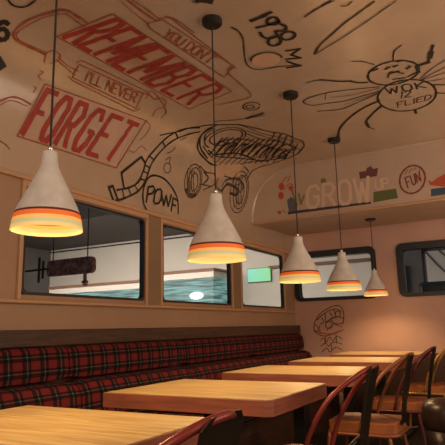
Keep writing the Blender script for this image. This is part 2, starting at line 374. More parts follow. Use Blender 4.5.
# ------------------------------------------------------------ bench along the window wall
Y0, Y1 = -.6, 6.02
bench = thing('banquette_bench', 'long tartan banquette bench with dark wood cap under the side windows', 'bench', (XL, 0, 0))
obj('base', bx(0.002, .50, Y0, Y1, 0, .34), 'darkwood', bench)
obj('wood_cap', bx(0.002, .075, Y0, Y1 + .03, .945, 1.036), 'darkwood', bench, bevel=.006)
obj('back_board', bx(0.002, .04, Y0, Y1 + .03, .34, .945), 'darkwood', bench)
ys = [-.05 + 1.18 * i for i in range(6)]
ys = [a for a in ys if a < Y1 - .1] + [Y1]
ys[0] = Y0
seams = list(zip(ys, ys[1:]))
def cushion(y0, y1, sec, bend=.012, inset=.004):
    bm = bmesh.new(); n = 10; rows = []
    for i in range(n + 1):
        t = i / n; y = y0 + inset + (y1 - y0 - 2 * inset) * t; e_ = min(t, 1 - t) * (y1 - y0); k = 1 - .5 * max(0, 1 - e_ / .03)
        cx = sum(p[0] for p in sec) / len(sec); cz = sum(p[1] for p in sec) / len(sec)
        k = 1 - .10 * max(0, 1 - e_ / .03)
        rows.append([bm.verts.new((cx + (x - cx) * k, y, cz + (z - cz) * k)) for x, z in sec])
    m = len(sec)
    for a, b in zip(rows, rows[1:]):
        for i in range(m): j = (i + 1) % m; bm.faces.new((a[i], a[j], b[j], b[i]))
    bm.faces.new(rows[0]); bm.faces.new(rows[-1][::-1]); return bm
for y0, y1 in seams:
    obj('backrest_cushion', cushion(y0, y1, [(.042, .755), (.118, .762), (.128, .80), (.12, .88), (.108, .925), (.085, .942), (.042, .942)]), 'plaid', bench, smooth=False, bevel=.008)
    obj('lower_backrest_cushion', cushion(y0, y1, [(.042, .47), (.20, .47), (.235, .56), (.225, .68), (.195, .735), (.14, .752), (.042, .752)]), 'plaid', bench, bevel=.008)
    obj('seat_cushion', cushion(y0, y1, [(.042, .342), (.53, .342), (.545, .36), (.545, .44), (.52, .465), (.042, .465)]), 'plaid', bench, bevel=.008)

# ------------------------------------------------------------ tables
def make_table():
    t = thing('dining_table', 'x', 'table', (0, 0, 0), 0, 'wooden dining tables along the tartan bench')
    x0, x1, y0, y1, c = -.385, .44, -.335, .33, .022
    out = [(x0, y0), (x1 - c, y0), (x1, y0 + c), (x1, y1 - c), (x1 - c, y1), (x0, y1)]
    inn = [(x0 + .004, y0 + .004), (x1 - c, y0 + .004), (x1 - .004, y0 + c), (x1 - .004, y1 - c), (x1 - c, y1 - .004), (x0 + .004, y1 - .004)]
    obj('edge_band', prism(bmesh.new(), out, .688, .748), 'edge', t, bevel=.002)['label'] = 'reddish brown table edge'
    obj('tabletop', prism(bmesh.new(), inn, .7485, .7505), 'tabletop', t)['label'] = 'pale planked top surface'
    bm = bmesh.new(); box(bm, -.04, .04, -.04, .04, .03, .66); obj('pedestal', bm, 'blackmetal', t, bevel=.006)
    bm = bmesh.new(); box(bm, -.25, .25, -.2, .2, .66, .687); obj('mounting_plate', bm, 'blackmetal', t)
    obj('foot_plate', bx(-.26, .26, -.22, .22, 0.001, .03), 'blackmetal', t, bevel=.006)
    return t
TL = ['wooden table nearest the camera, its left half running out of the frame', 'wooden table second from the camera, with the big clear front corner',
      'wooden table in the middle of the row of five', 'wooden table fourth from the camera, under the fourth pendant lamp', 'wooden table farthest from the camera, against the pink end wall']
proto = make_table()
for i, y in enumerate([1.175, 2.262, 3.352, 4.442, 5.50]):
    o = proto if i == 0 else copy_tree(proto)
    o.location = (-1.31, y, 0); o['label'] = TL[i]

# ------------------------------------------------------------ chairs
def make_chair(tube_m, hoop):
    # faces -x; origin on the floor under the seat
    t = thing('metal_chair', 'x', 'chair', (0, 0, 0), 0, 'bent tube chairs across from the bench')
    bm = bmesh.new(); arch = [(.12, -.19, .42), (.17, -.20, .58), (.245, -.19, .71), (.305, -.155, .775), (.375, -.085, .83), (.405, 0, .848), (.375, .085, .83), (.305, .155, .775), (.245, .19, .71), (.17, .20, .58), (.12, .19, .42)]
    tube(bm, arch, .0105); obj('back_frame', bm, tube_m, t, smooth=True)
    bm = bmesh.new(); rows = []
    for x, z, hw in ((.325, .452, .06), (.335, .55, .065), (.355, .66, .075), (.378, .77, .085), (.395, .83, .088), (.403, .852, .06)):
        rows.append([bm.verts.new((x + d, y, z + (.0 if abs(y) > .01 else .0))) for d, y in ((.003, -hw), (-.006, 0), (.003, hw), (.008, hw), (-.001, 0), (.008, -hw))])
    for a, b in zip(rows, rows[1:]):
        for i in range(6): bm.faces.new((a[i], a[(i + 1) % 6], b[(i + 1) % 6], b[i]))
    bm.faces.new(rows[0]); bm.faces.new(rows[-1][::-1]); obj('splat', bm, 'splat', t)['label'] = 'dark metal central back splat'
    q = rrect(-.08, .32, -.18, .18, .07); obj('seat', prism(bmesh.new(), q, .415, .474), 'seatwood', t, bevel=.005)['label'] = 'orange wooden seat'
    if hoop: obj('lower_back_hoop', tube(bmesh.new(), [(.27, -.15, .44), (.30, -.13, .52), (.325, -.05, .555), (.325, .05, .555), (.30, .13, .52), (.27, .15, .44)], .011), 'splat', t, smooth=True)
    bm = bmesh.new(); L = [(x, y, .408) for x, y in rrect(-.08, .325, -.183, .183, .07)]; tube(bm, L + [L[0]], .011, smooth=False); obj('seat_frame', bm, tube_m, t, smooth=True)
    for sx, fx, sy in ((-.06, -.11, -1), (-.06, -.11, 1), (.28, .34, -1), (.28, .34, 1)):
        bm = bmesh.new(); tube(bm, [(sx, sy * .17, .41), ((sx + fx) / 2, sy * .19, .22), (fx, sy * .215, .012)], .012); obj('leg', bm, tube_m, t, smooth=True)
    bm = bmesh.new(); tube(bm, [(-.11, -.182, .25), (.205, .182, .25)], .006, smooth=False); tube(bm, [(-.11, .182, .262), (.205, -.182, .262)], .006, smooth=False); obj('cross_brace', bm, tube_m, t)
    return t
CH = [('red_tube', .99, -.955, 'red tube chair at the nearest table, only its curved back top in view'),
      ('red_tube', 2.36, -.99, 'red tube chair with dark splat at the second table'),
      ('rust_tube', 3.38, -1.02, 'rust brown tube chair with orange seat behind the red one'),
      ('plum_tube', 4.32, -1.02, 'dark plum tube chair at the fourth table'),
      ('ochre_tube', 5.42, -.985, 'ochre yellow tube chair at the far table, cut by the right edge')]
protos = {}
for m_, y, x, lab in CH:
    if m_ in protos: o = copy_tree(protos[m_])
    else: o = make_chair(m_, m_ == 'red_tube'); protos[m_] = o
    o.location = (x, y, 0); o['label'] = lab

t = thing('round_stool', 'low dark leather round stool between the rust brown and the plum chairs', 'stool', (-.50, 3.85, 0))
obj('cushion', lathe(bmesh.new(), [(0, .36), (.155, .36), (.165, .38), (.165, .48), (.15, .52), (.11, .54), (0, .55)], 40), 'leather', t, smooth=True)
obj('body', lathe(bmesh.new(), [(0, .04), (.14, .04), (.155, .36), (0, .36)], 40), 'leather', t, smooth=True)
obj('base', lathe(bmesh.new(), [(0, 0.001), (.13, 0.001), (.13, .04), (0, .04)], 32), 'blackmetal', t)
# ------------------------------------------------------------ pendant lamps
def make_lamp():
    t = thing('pendant_lamp', 'x', 'lamp', (0, 0, 0), 0, 'concrete pendant lamps over the tables')
    def band(name, m, prof, inner):
        bm = bmesh.new(); lathe(bm, prof + inner[::-1] + [prof[0]], 48); return obj(name, bm, m, t, smooth=False)
    th = .035
    def sh(name, m, pr):   # closed shell: outside profile and an inner one
        bm = bmesh.new(); inn = [(max(r - th, .02), z) for r, z in pr]
        lathe(bm, pr + inn[::-1] + [pr[0]], 48); bmesh.ops.remove_doubles(bm, verts=bm.verts, dist=1e-5)
        o = obj(name, bm, m, t, smooth=True); mo = o.modifiers.new('edge', 'EDGE_SPLIT'); mo.split_angle = R(40); return o
    sh('shade_body', 'concrete', [(.90, .52), (.82, .72), (.68, 1.02), (.53, 1.32), (.40, 1.58), (.30, 1.80), (.245, 1.98), (.225, 2.12), (.215, 2.30), (.20, 2.36)])['label'] = 'rough grey white concrete cone'
    sh('dark_ring', 'burn', [(.922, .455), (.915, .50), (.90, .52)])
    sh('orange_band', 'orange', [(.950, .315), (.922, .455)])
    sh('yellow_band', 'yellow', [(.968, .215), (.950, .315)])
    sh('green_band', 'green', [(.985, .10), (.968, .215)])
    sh('cream_rim', 'cream', [(1.0, 0), (.985, .10)])
    bm = bmesh.new(); lathe(bm, [(.0, 2.36), (.075, 2.36), (.075, 2.5), (.045, 2.56), (0, 2.56)], 20); obj('cable_grip', bm, 'chrome', t, smooth=True)
    bm = bmesh.new(); bmesh.ops.create_uvsphere(bm, u_segments=20, v_segments=12, radius=.26); obj('bulb', bm, 'bulb', t, smooth=True, loc=(0, 0, .62))
    return t
ring_z = 0
LP = [(-1.289, 1.189, 1.334, .1105, 2.65), (-1.293, 2.279, 1.349, .147, 2.65), (-1.281, 3.37, 1.312, .139, 2.65), (-1.308, 4.46, 1.314, .148, 2.65), (-1.301, 5.55, 1.312, .120, 2.12)]
LL = ['concrete pendant lamp nearest the camera, over the first table', 'large concrete pendant lamp second from the camera, in front of the wheel drawing',
      'concrete pendant lamp in the middle of the row, third of five', 'fourth concrete pendant lamp, in front of the left end window', 'smallest looking concrete pendant lamp, farthest away, hung from the bulkhead']
proto = make_lamp(); kids = list(proto.children)
for i, (x, y, z, r, zc) in enumerate(LP):
    o = thing('pendant_lamp', LL[i], 'lamp', (x, y, z), 0, 'concrete pendant lamps over the tables')
    for ch in kids:
        c = ch.copy(); C.objects.link(c); c.parent = o; zs = (1.0, .96, .92, .91, .91)[i]; c.scale = (r, r, r * zs); c.location = ch.location * r
    top = zc - z; hz = 2.54 * r * (1.0, .96, .92, .91, .91)[i]
    obj('cord', tube(bmesh.new(), [(0, 0, hz), (0, 0, top - .01)], .0038, smooth=False), 'cord', o)
    obj('ceiling_canopy', lathe(bmesh.new(), [(0, top - .034), (.045, top - .034), (.055, top - .026), (.055, top - .001), (0, top - .001)], 24), 'blackmetal', o, smooth=False)
    l = light('pendant_bulb_light', 'SPOT', (x, y, z + .25 * r), 19, (1, .64, .30), .045); l.data.spot_size = R(150); l.data.spot_blend = .6
    l = light('pendant_glow_light', 'POINT', (x, y, z - .12), 1.0, (1, .60, .28), .06)
for ch in kids: bpy.data.objects.remove(ch)
bpy.data.objects.remove(proto)

# ------------------------------------------------------------ wall paintings: strokes in metres on the surface they are painted on
MURAL = {
 'remember_panel': ('c', [[-1,0,[1929,856,1960,1229,3111,1312,3195,917]]]),
 'remember_lettering': ('c', [[0.034,0,[1963,874,1990,950,2002,1038,2006,1131,2009,1221,2056,1224,2075,1139,2052,1041,2002,1038]],[0.034,0,[2034,1040,2043,954,2038,878]],[0.034,0,[2185,1232,2112,1228,2111,1138,2110,1046,2101,958,2077,881,2156,885]],[0.034,0,[2110,1053,2166,1057]],[0.034,0,[2197,888,2219,965,2224,1054,2223,1145,2222,1234,2248,1103,2270,969,2291,1058,2305,1150,2319,1240,2322,1152,2325,1061,2323,972,2304,894]],[0.034,0,[2442,1248,2359,1243,2363,1155,2367,1064,2366,975,2348,897,2440,903]],[0.034,0,[2367,1072,2431,1076]],[0.034,0,[2487,906,2502,1013,2494,1134,2485,1251,2524,1122,2561,988,2575,1078,2586,1169,2597,1257,2609,1142,2621,1022,2611,914]],[0.034,0,[2662,917,2670,1025,2656,1145,2643,1260,2710,1264,2745,1191,2731,1105,2662,1100]],[0.034,0,[2731,1105,2774,1014,2736,921,2662,917]],[0.034,0,[2892,1276,2789,1269,2807,1155,2825,1037,2824,927,2939,935]],[0.034,0,[2815,1104,2895,1110]],[0.034,0,[2998,939,2991,1050,2968,1167,2946,1279,3023,1284,3075,1206,3060,1114,2979,1109]],[0.034,0,[3031,1112,3122,947]]]),
 'forget_panel': ('c', [[-1,0,[1966,215,2066,562,2947,652,2818,252]]]),
 'forget_lettering': ('c', [[0.034,0,[2169,547,2093,541,2083,467,2063,392,2036,316,1999,238]],[0.034,0,[2065,398,2121,402]],[0.034,0,[2237,551,2277,554,2289,495,2265,405,2227,313,2175,249,2136,247,2149,308,2186,400,2209,490,2237,551]],[0.034,0,[2244,253,2285,332,2316,408,2338,484,2349,559,2409,564,2424,493,2375,412,2316,408]],[0.034,0,[2354,411,2326,259]],[0.034,0,[2574,515,2560,574,2514,571,2482,508,2456,417,2415,325,2401,263,2445,266,2505,330,2545,417,2508,415]],[0.034,0,[2742,587,2643,580,2623,478,2584,375,2525,271,2620,277]],[0.034,0,[2608,433,2681,438]],[0.034,0,[2806,592,2912,599]],[0.034,0,[2858,595,2838,492,2795,389,2732,284]]]),
 'red_outline': ('c', [[0.008,0,[1929,856,1950,920,1962,992,1963,1071,1961,1151,1960,1229,2040,1235,2124,1242,2212,1248,2305,1256,2403,1263,2506,1271,2614,1279,2728,1288,2850,1298,2978,1308,3114,1318,3148,1186,3184,1047,3195,917,3056,910,2925,903,2801,897,2683,892,2572,886,2466,881,2365,876,2270,872,2178,867,2091,863,2008,859,1929,856]],[0.008,0,[1966,215,2007,307,2037,395,2055,482,2063,568,2156,577,2253,586,2356,596,2463,607,2577,618,2696,630,2823,642,2956,655,2955,553,2931,452,2886,350,2818,245,2690,240,2568,236,2454,232,2346,229,2243,225,2146,222,2054,218,1966,215]],[0.016,1,[1816,1052,1800,1034,1772,953,1732,844,1722,754,1741,721,1799,713,1875,718,1954,723]],[0.007,1,[1830,1024,1787,932,1759,836,1740,756,1756,730,1808,723,1951,737]],[0.01,1,[1777,993,1816,1052,1899,1049]],[0.01,1,[1823,1046,1876,1064,1959,1056]],[0.009,1,[1830,1024,1905,1022,1969,1018]],[0.008,1,[1954,723,1972,765,2030,768,2047,730,2017,691]],[0.008,1,[1981,679,1959,718]],[0.008,1,[2032,729,2105,716,2208,699]],[0.008,1,[2033,746,2117,730,2206,731]],[0.012,1,[1829,373,1888,418,1946,431,2019,425]],[0.006,1,[1834,352,1894,400,2004,407]],[0.008,1,[1856,152,1896,141,1917,124]],[0.006,1,[1982,625,2012,625,1996,591,2032,581]],[0.006,1,[2012,496,2020,524,1996,527]],[0.008,0,[2177,773,2277,782,2383,792,2495,802,2613,813,2737,824,2795,701,2662,697,2536,692,2417,688,2305,683,2199,680,2177,773]],[0.007,0,[2151,774,2171,805,2259,813,2351,820,2448,828,2549,837,2655,846,2766,855,2796,803]],[0.007,0,[2171,673,2212,663,2317,665,2427,668,2544,670,2667,673,2798,675,2826,716]],[0.009,1,[2729,831,2798,839,2864,832,2879,867,2955,865,2990,810,2955,768,2976,706]],[0.009,1,[2755,873,2826,871,3038,801,3065,726]],[0.008,1,[3004,507,3034,567,3025,633,2959,652]],[0.008,1,[2918,404,2986,408,3039,470,3106,458]],[0.008,0,[2123,1327,2140,1420,2222,1430,2307,1440,2396,1451,2489,1463,2587,1475,2690,1488,2799,1501,2898,1374,2777,1363,2662,1353,2553,1344,2450,1335,2353,1327,2260,1319,2171,1311,2123,1327]],[0.014,1,[1908,1370,2010,1373,2125,1385]],[0.009,1,[1921,1392,2019,1405,2132,1406]],[0.009,1,[2120,1414,2151,1464,2236,1469,2326,1475,2421,1480,2547,1486,2683,1493,2829,1499]],[0.009,1,[2122,1452,2172,1482,2331,1496]],[0.006,1,[1887,1336,1974,1330,2115,1332]],[0.009,1,[2789,1485,2850,1430,3039,1420,3229,1410,3274,1355,3271,1218,3251,1085]]]),
 'banner_lettering': ('c', [[0.01,0,[2292,699,2267,766]],[0.01,0,[2289,768,2297,749]],[0.01,0,[2305,769,2331,702,2371,705]],[0.01,0,[2355,774,2383,705,2424,708]],[0.01,0,[2465,711,2435,781,2508,714,2477,784]],[0.01,0,[2532,789,2489,786,2521,714,2565,717]],[0.01,0,[2505,751,2538,754]],[0.01,0,[2544,790,2600,720,2588,794]],[0.01,0,[2645,800,2600,796,2636,722,2683,725]],[0.01,0,[2619,760,2653,763]],[0.01,0,[2696,726,2658,801,2691,804,2715,787,2712,766,2679,763]],[0.01,0,[2700,765,2744,729]],[0.01,0,[2232,1402,2272,1366,2270,1408]],[0.01,0,[2272,1366,2294,1327]],[0.01,0,[2290,1411,2310,1414,2328,1400,2354,1353,2353,1335,2334,1332,2315,1347,2289,1394,2290,1411]],[0.01,0,[2330,1417,2363,1358,2384,1340,2404,1342,2403,1364,2370,1423]],[0.01,0,[2453,1349,2409,1430,2434,1433,2464,1412,2482,1380,2478,1353,2453,1349]],[0.01,0,[2473,1440,2494,1443,2514,1429,2541,1380,2539,1362,2517,1359,2498,1373,2471,1422,2473,1440]],[0.01,0,[2562,1365,2517,1446,2606,1371,2561,1453]],[0.01,0,[2579,1456,2591,1433]],[0.01,0,[2597,1459,2643,1466]],[0.01,0,[2620,1462,2665,1379]]]),
 'year_lettering': ('c', [[0.03,1,[2374,1941,2386,1889,2392,1827]],[0.022,1,[2473,1950,2426,1947,2424,1907,2464,1889,2493,1918,2473,1950,2477,1883,2468,1820]],[0.022,1,[2505,1948,2543,1962,2575,1937,2556,1896,2603,1882,2611,1835,2571,1809,2523,1813]],[0.022,1,[2644,1974,2659,1967,2671,1954,2677,1939,2677,1923,2671,1909,2659,1899,2643,1895,2627,1897,2612,1905,2600,1917,2594,1933,2595,1948,2601,1962,2612,1972,2627,1976,2644,1974]],[0.022,1,[2658,1882,2675,1874,2689,1861,2697,1845,2698,1830,2691,1816,2678,1808,2661,1805,2642,1809,2625,1818,2611,1831,2604,1846,2603,1861,2610,1874,2622,1883,2639,1885,2658,1882]],[0.018,0,[2791,1859,2813,1940,2852,1866,2920,1905,2888,1819]],[0.018,0,[2915,1814,2969,1840,3011,1870]],[0.018,0,[3015,1869,2995,1781]]]),
 'hook_line_drawing': ('c', [[0.012,1,[2397,1702,2441,1716,2530,1702,2654,1646,2792,1589,2883,1587,2929,1636,2953,1751,3005,1873]],[0.016,1,[2397,1702,2426,1711]],[0.016,1,[2790,1626,2775,1634,2762,1645,2751,1658,2743,1673,2738,1690,2736,1707,2736,1724,2740,1741,2746,1757,2755,1771,2767,1784,2780,1795,2795,1802,2811,1807,2827,1809,2844,1808]]]),
 'round_patch': ('c', [[-1,0,[2867,1790,2895,1773,2913,1745,2920,1710,2913,1675,2895,1645,2867,1624,2834,1617,2802,1623,2776,1642,2758,1671,2753,1704,2760,1738,2777,1767,2804,1787,2835,1795,2867,1790]]]),
 'blade_drawing': ('c', [[0.014,1,[2506,2087,2478,2147,2456,2214]],[0.014,1,[2918,1996,2832,2058,2754,2156,2681,2247,2640,2314,2600,2378,2562,2440]],[0.009,1,[2456,2214,2447,2265]],[0.009,1,[2508,2283,2524,2310,2503,2342]],[0.009,1,[2915,2004,2869,2097,2826,2186,2772,2280,2721,2369,2665,2457,2612,2539]],[0.02,1,[2459,2202,2444,2245]],[0.02,1,[2912,1999,2861,2029]]]),
 'fly_drawing': ('c', [[0.018,1,[3453,2514,3518,2496,3571,2456,3604,2398,3610,2333,3587,2270,3539,2222,3474,2196,3405,2195,3341,2219,3293,2262,3266,2319,3264,2379,3285,2436,3328,2481,3386,2509,3453,2514]],[0.018,1,[3895,2559,4002,2534,4091,2481,4143,2407,4149,2324,4105,2247,4020,2190,3910,2163,3795,2168,3693,2203,3618,2260,3580,2329,3580,2403,3618,2470,3689,2523,3786,2555,3895,2559]],[0.02,1,[3405,2080,3456,2121,3478,2170]],[0.02,1,[3271,1907,3307,1951,3365,2016,3397,2082]],[0.01,1,[3267,1816,3260,1861,3271,1907]],[0.01,1,[3131,2165,3164,2219,3244,2274]],[0.01,1,[3248,2392,3142,2420,3091,2471]],[0.02,1,[3414,2526,3385,2579,3297,2604,3192,2636]],[0.034,1,[3404,2534,3399,2577]],[0.034,1,[3337,2598,3274,2613]],[0.012,1,[3593,2224,3558,2115,3522,2004,3494,1867,3511,1733,3560,1680,3646,1715,3675,1830,3703,1943,3691,2033,3679,2121,3668,2207]],[0.012,1,[3780,1715,3819,1814,3831,1905,3777,2027,3702,2199]],[0.007,1,[3618,2219,3621,2116,3624,2011,3580,1876]],[0.007,1,[3685,2203,3709,2116,3735,2026,3761,1933]],[0.007,1,[3498,1873,3594,1833]],[0.022,1,[3834,2168,3909,2029,4034,1893,4227,1752,4431,1672]],[0.022,1,[3945,2157,4083,2047,4210,1975,4337,1968]],[0.01,1,[4337,1968,4412,2000]],[0.01,1,[4431,1672,4467,1633]],[0.03,1,[4188,1981,4286,1972]],[0.009,1,[3609,2495,3499,2587,3418,2682]],[0.009,1,[3628,2498,3572,2586,3518,2670]],[0.009,1,[3644,2495,3626,2578,3609,2659]],[0.009,1,[3680,2496,3692,2572,3703,2647]],[0.018,1,[3766,2562,3811,2634]],[0.018,1,[3914,2555,3962,2616]],[0.014,1,[3478,2311,3407,2346,3473,2412]],[0.014,1,[3526,2334,3543,2415,3495,2501]],[0.022,1,[3425,2335,3424,2387]],[0.022,1,[3323,2249,3316,2276]],[0.022,1,[3347,2327,3336,2348]],[0.022,1,[3339,2379,3336,2398]],[0.022,1,[3284,2415,3284,2439]],[0.022,1,[3412,2446,3394,2468]],[0.022,1,[3415,2502,3513,2504]],[0.022,1,[4167,2367,4234,2363]],[0.012,0,[3640,2255,3756,2271,3667,2294,3759,2310,3650,2334]],[0.012,0,[3655,2378,3659,2408,3682,2422,3748,2420,3769,2404,3766,2375,3742,2361,3675,2363,3655,2378]],[0.012,0,[3773,2449,3664,2452]],[0.012,0,[3671,2511,3723,2450,3779,2507]],[0.008,0,[3783,2339,3762,2350,3873,2322]],[0.008,0,[3787,2365,3768,2381,3771,2396,3799,2402,3875,2345,3879,2388]],[0.008,0,[3933,2324,3934,2278,4035,2265]],[0.008,0,[3982,2272,3980,2306]],[0.008,0,[3932,2337,4029,2321,4025,2365]],[0.008,0,[4022,2384,3930,2404]],[0.008,0,[3927,2469,3929,2424,4020,2404,4016,2446]],[0.008,0,[3972,2415,3970,2447]],[0.008,0,[4015,2458,3927,2482,3926,2508,3950,2518,3984,2508,4012,2483,4015,2458]]]),
 'hose_drawing': ('c', [[0.018,1,[3477,816,3364,747,3274,643,3205,504,3147,399,3124,299,3068,201,2964,135,2832,88]],[0.018,1,[3522,785,3443,719,3336,608,3254,469,3204,366,3176,273,3128,191,3045,115,2893,36,2824,14]],[0.02,0,[2744,87,2798,-5,2845,11,2784,106,2744,87]],[0.02,0,[3134,364,3075,395,2979,309,2873,222,2903,122]],[0.012,0,[3124,299,3187,291]],[0.012,0,[3138,349,3203,342]],[0.012,0,[3091,229,3165,231]],[0.012,0,[3160,426,3230,413]],[0.012,0,[3232,573,3298,541]],[0.012,0,[3021,167,3068,132]],[0.012,0,[2953,129,2987,84]],[0.012,0,[2886,103,2909,46]],[0.012,0,[3300,683,3376,651]],[0.007,1,[3352,505,3398,537,3408,576]],[0.007,1,[3457,407,3459,391,3454,376,3442,365,3426,357,3408,356,3390,361,3377,371,3368,384,3366,399,3370,414,3380,425,3395,433,3413,434,3431,430,3447,420,3457,407]],[0.007,1,[3360,448,3406,486,3420,439]],[0.007,1,[3412,644,3450,689]]]),
 'power_badge': ('c', [[0.018,1,[3179,-7,3129,60,3128,152,3177,249,3263,298,3397,301,3513,253,3585,175,3598,59]],[0.017,0,[3166,67,3190,189,3252,209,3273,189,3240,149,3178,128]],[0.017,0,[3303,192,3349,207,3367,190,3351,118,3323,88,3277,75,3259,92,3275,162,3303,192]],[0.017,0,[3359,194,3390,83,3426,171,3451,87,3498,191]],[0.017,0,[3599,161,3526,172,3497,58]],[0.017,0,[3512,117,3561,113]]]),
 'engine_drawing': ('c', [[0.016,1,[3340,709,3399,776,3453,817,3544,904,3633,978,3698,1066,3807,1135,3963,1209,4108,1304,4244,1333,4356,1365,4494,1332,4609,1249,4677,1191,4759,1033,4766,904,4690,804,4631,705,4660,623]],[0.018,1,[3592,874,3575,791,3609,708,3691,640,3830,602,3971,583,4048,595]],[0.018,1,[3580,921,3567,829,3600,740,3702,665,3868,614]],[0.014,1,[3885,1007,3938,974,3972,926,3976,872,3948,822,3896,781,3834,756,3775,748,3730,757,3702,783,3693,822,3700,870,3718,921,3745,968,3782,1003,3829,1018,3885,1007]],[0.014,1,[3785,705,3740,708,3702,719,3675,738,3658,765,3650,797,3651,834,3658,874,3671,914,3688,954,3711,990,3739,1019,3774,1038,3818,1044,3868,1038,3921,1018,3972,987]],[0.01,1,[3340,709,3176,607]],[0.01,1,[3514,950,3565,1036,3600,1130,3616,1233,3632,1334]],[0.01,1,[3695,1081,3979,1146,4105,1209,4236,1273,4371,1340]],[0.01,1,[3842,1062,3982,1107,4129,1154,4352,1212,4591,1275]]]),
 'script_scribble': ('c', [[0.014,1,[3854,710,3849,786,3852,882]],[0.014,1,[3921,732,3910,810,3899,908]],[0.014,1,[3989,755,3970,836,3944,936]],[0.014,1,[4056,779,4028,863,3986,966]],[0.014,1,[4122,804,4085,892,4025,998]],[0.014,1,[4188,830,4139,922,4059,1032]],[0.014,1,[4252,858,4189,954,4089,1068]],[0.014,1,[4314,887,4236,988,4120,1104]],[0.014,1,[4374,917,4277,1026,4151,1140]],[0.014,1,[4430,950,4312,1065,4181,1176]],[0.014,1,[4481,985,4348,1105,4212,1213]],[0.014,1,[4527,1023,4384,1146,4244,1250]],[0.022,1,[3931,691,3931,767,3949,835]],[0.022,1,[4030,725,4019,804,4028,876]],[0.022,1,[4128,760,4104,844,4102,920]],[0.022,1,[4225,797,4186,887,4168,969]],[0.022,1,[4319,837,4261,933,4223,1022]],[0.022,1,[4409,880,4326,984,4268,1081]],[0.022,1,[4492,927,4379,1041,4313,1141]],[0.022,1,[4567,978,4425,1102,4357,1200]],[0.014,1,[3809,754,3899,875,4073,985,4348,1055,4488,1116,4633,1178]],[0.014,1,[3807,681,3963,667,4123,712,4284,761,4477,821,4664,889]],[0.021,1,[3857,654,3865,715,3813,842]],[0.021,1,[3937,678,3939,740,3922,841]],[0.021,1,[4018,702,4012,767,3989,866]],[0.021,1,[4098,728,4085,794,4005,920]],[0.021,1,[4178,755,4156,823,4121,921]],[0.021,1,[4258,783,4225,854,4184,951]],[0.021,1,[4337,813,4292,887,4176,1015]],[0.021,1,[4413,845,4356,922,4298,1018]],[0.021,1,[4488,878,4415,959,4348,1055]],[0.021,1,[4559,914,4467,1000,4321,1127]],[0.021,1,[4624,952,4511,1044,4448,1132]],[0.021,1,[4683,994,4552,1091,4499,1172]],[0.021,1,[4733,1040,4592,1137,4470,1243]],[0.014,1,[3854,817,3910,815,3922,737,3942,683]],[0.014,1,[3992,869,4049,866,4073,787,4102,734]],[0.014,1,[4124,927,4183,924,4221,843,4261,790]],[0.014,1,[4245,994,4306,990,4363,905,4415,852]],[0.014,1,[4346,1072,4409,1067,4490,977,4558,922]],[0.014,1,[4445,1154,4509,1147,4593,1061,4679,1003]],[0.012,1,[4006,583,4028,644,4050,723]],[0.012,1,[4086,610,4103,672,4123,751]],[0.012,1,[4166,638,4178,701,4195,779]],[0.012,1,[4245,666,4252,731,4265,809]],[0.012,1,[4323,697,4323,762,4333,841]],[0.012,1,[4400,728,4393,796,4399,874]],[0.012,1,[4474,761,4460,830,4460,909]],[0.012,1,[4547,795,4522,867,4517,947]],[0.012,1,[4616,831,4580,907,4567,989]],[0.012,1,[4680,870,4630,949,4607,1034]],[0.012,1,[4738,911,4672,995,4642,1082]],[0.02,1,[3916,663,4166,785,4377,817,4597,853,4724,1037]],[0.02,1,[4548,1101,4681,1086,4678,1025]],[0.012,1,[3905,1030,4114,1083,4249,1198,4480,1259]],[0.012,1,[4017,1250,4139,1168]],[0.012,1,[4090,1275,4234,1175]],[0.012,1,[4164,1300,4312,1200]],[0.012,1,[4263,1316,4398,1233]],[0.012,1,[4386,1315,4577,1200]],[0.012,1,[3661,741,3603,805,3621,876]],[0.012,1,[3711,691,3836,657,3944,639]],[0.012,1,[4366,709,4578,862,4671,1070]]]),
 'orange_engine_block': ('c', [[-1,0,[3976,595,4393,719,4519,596,4090,465]]]),
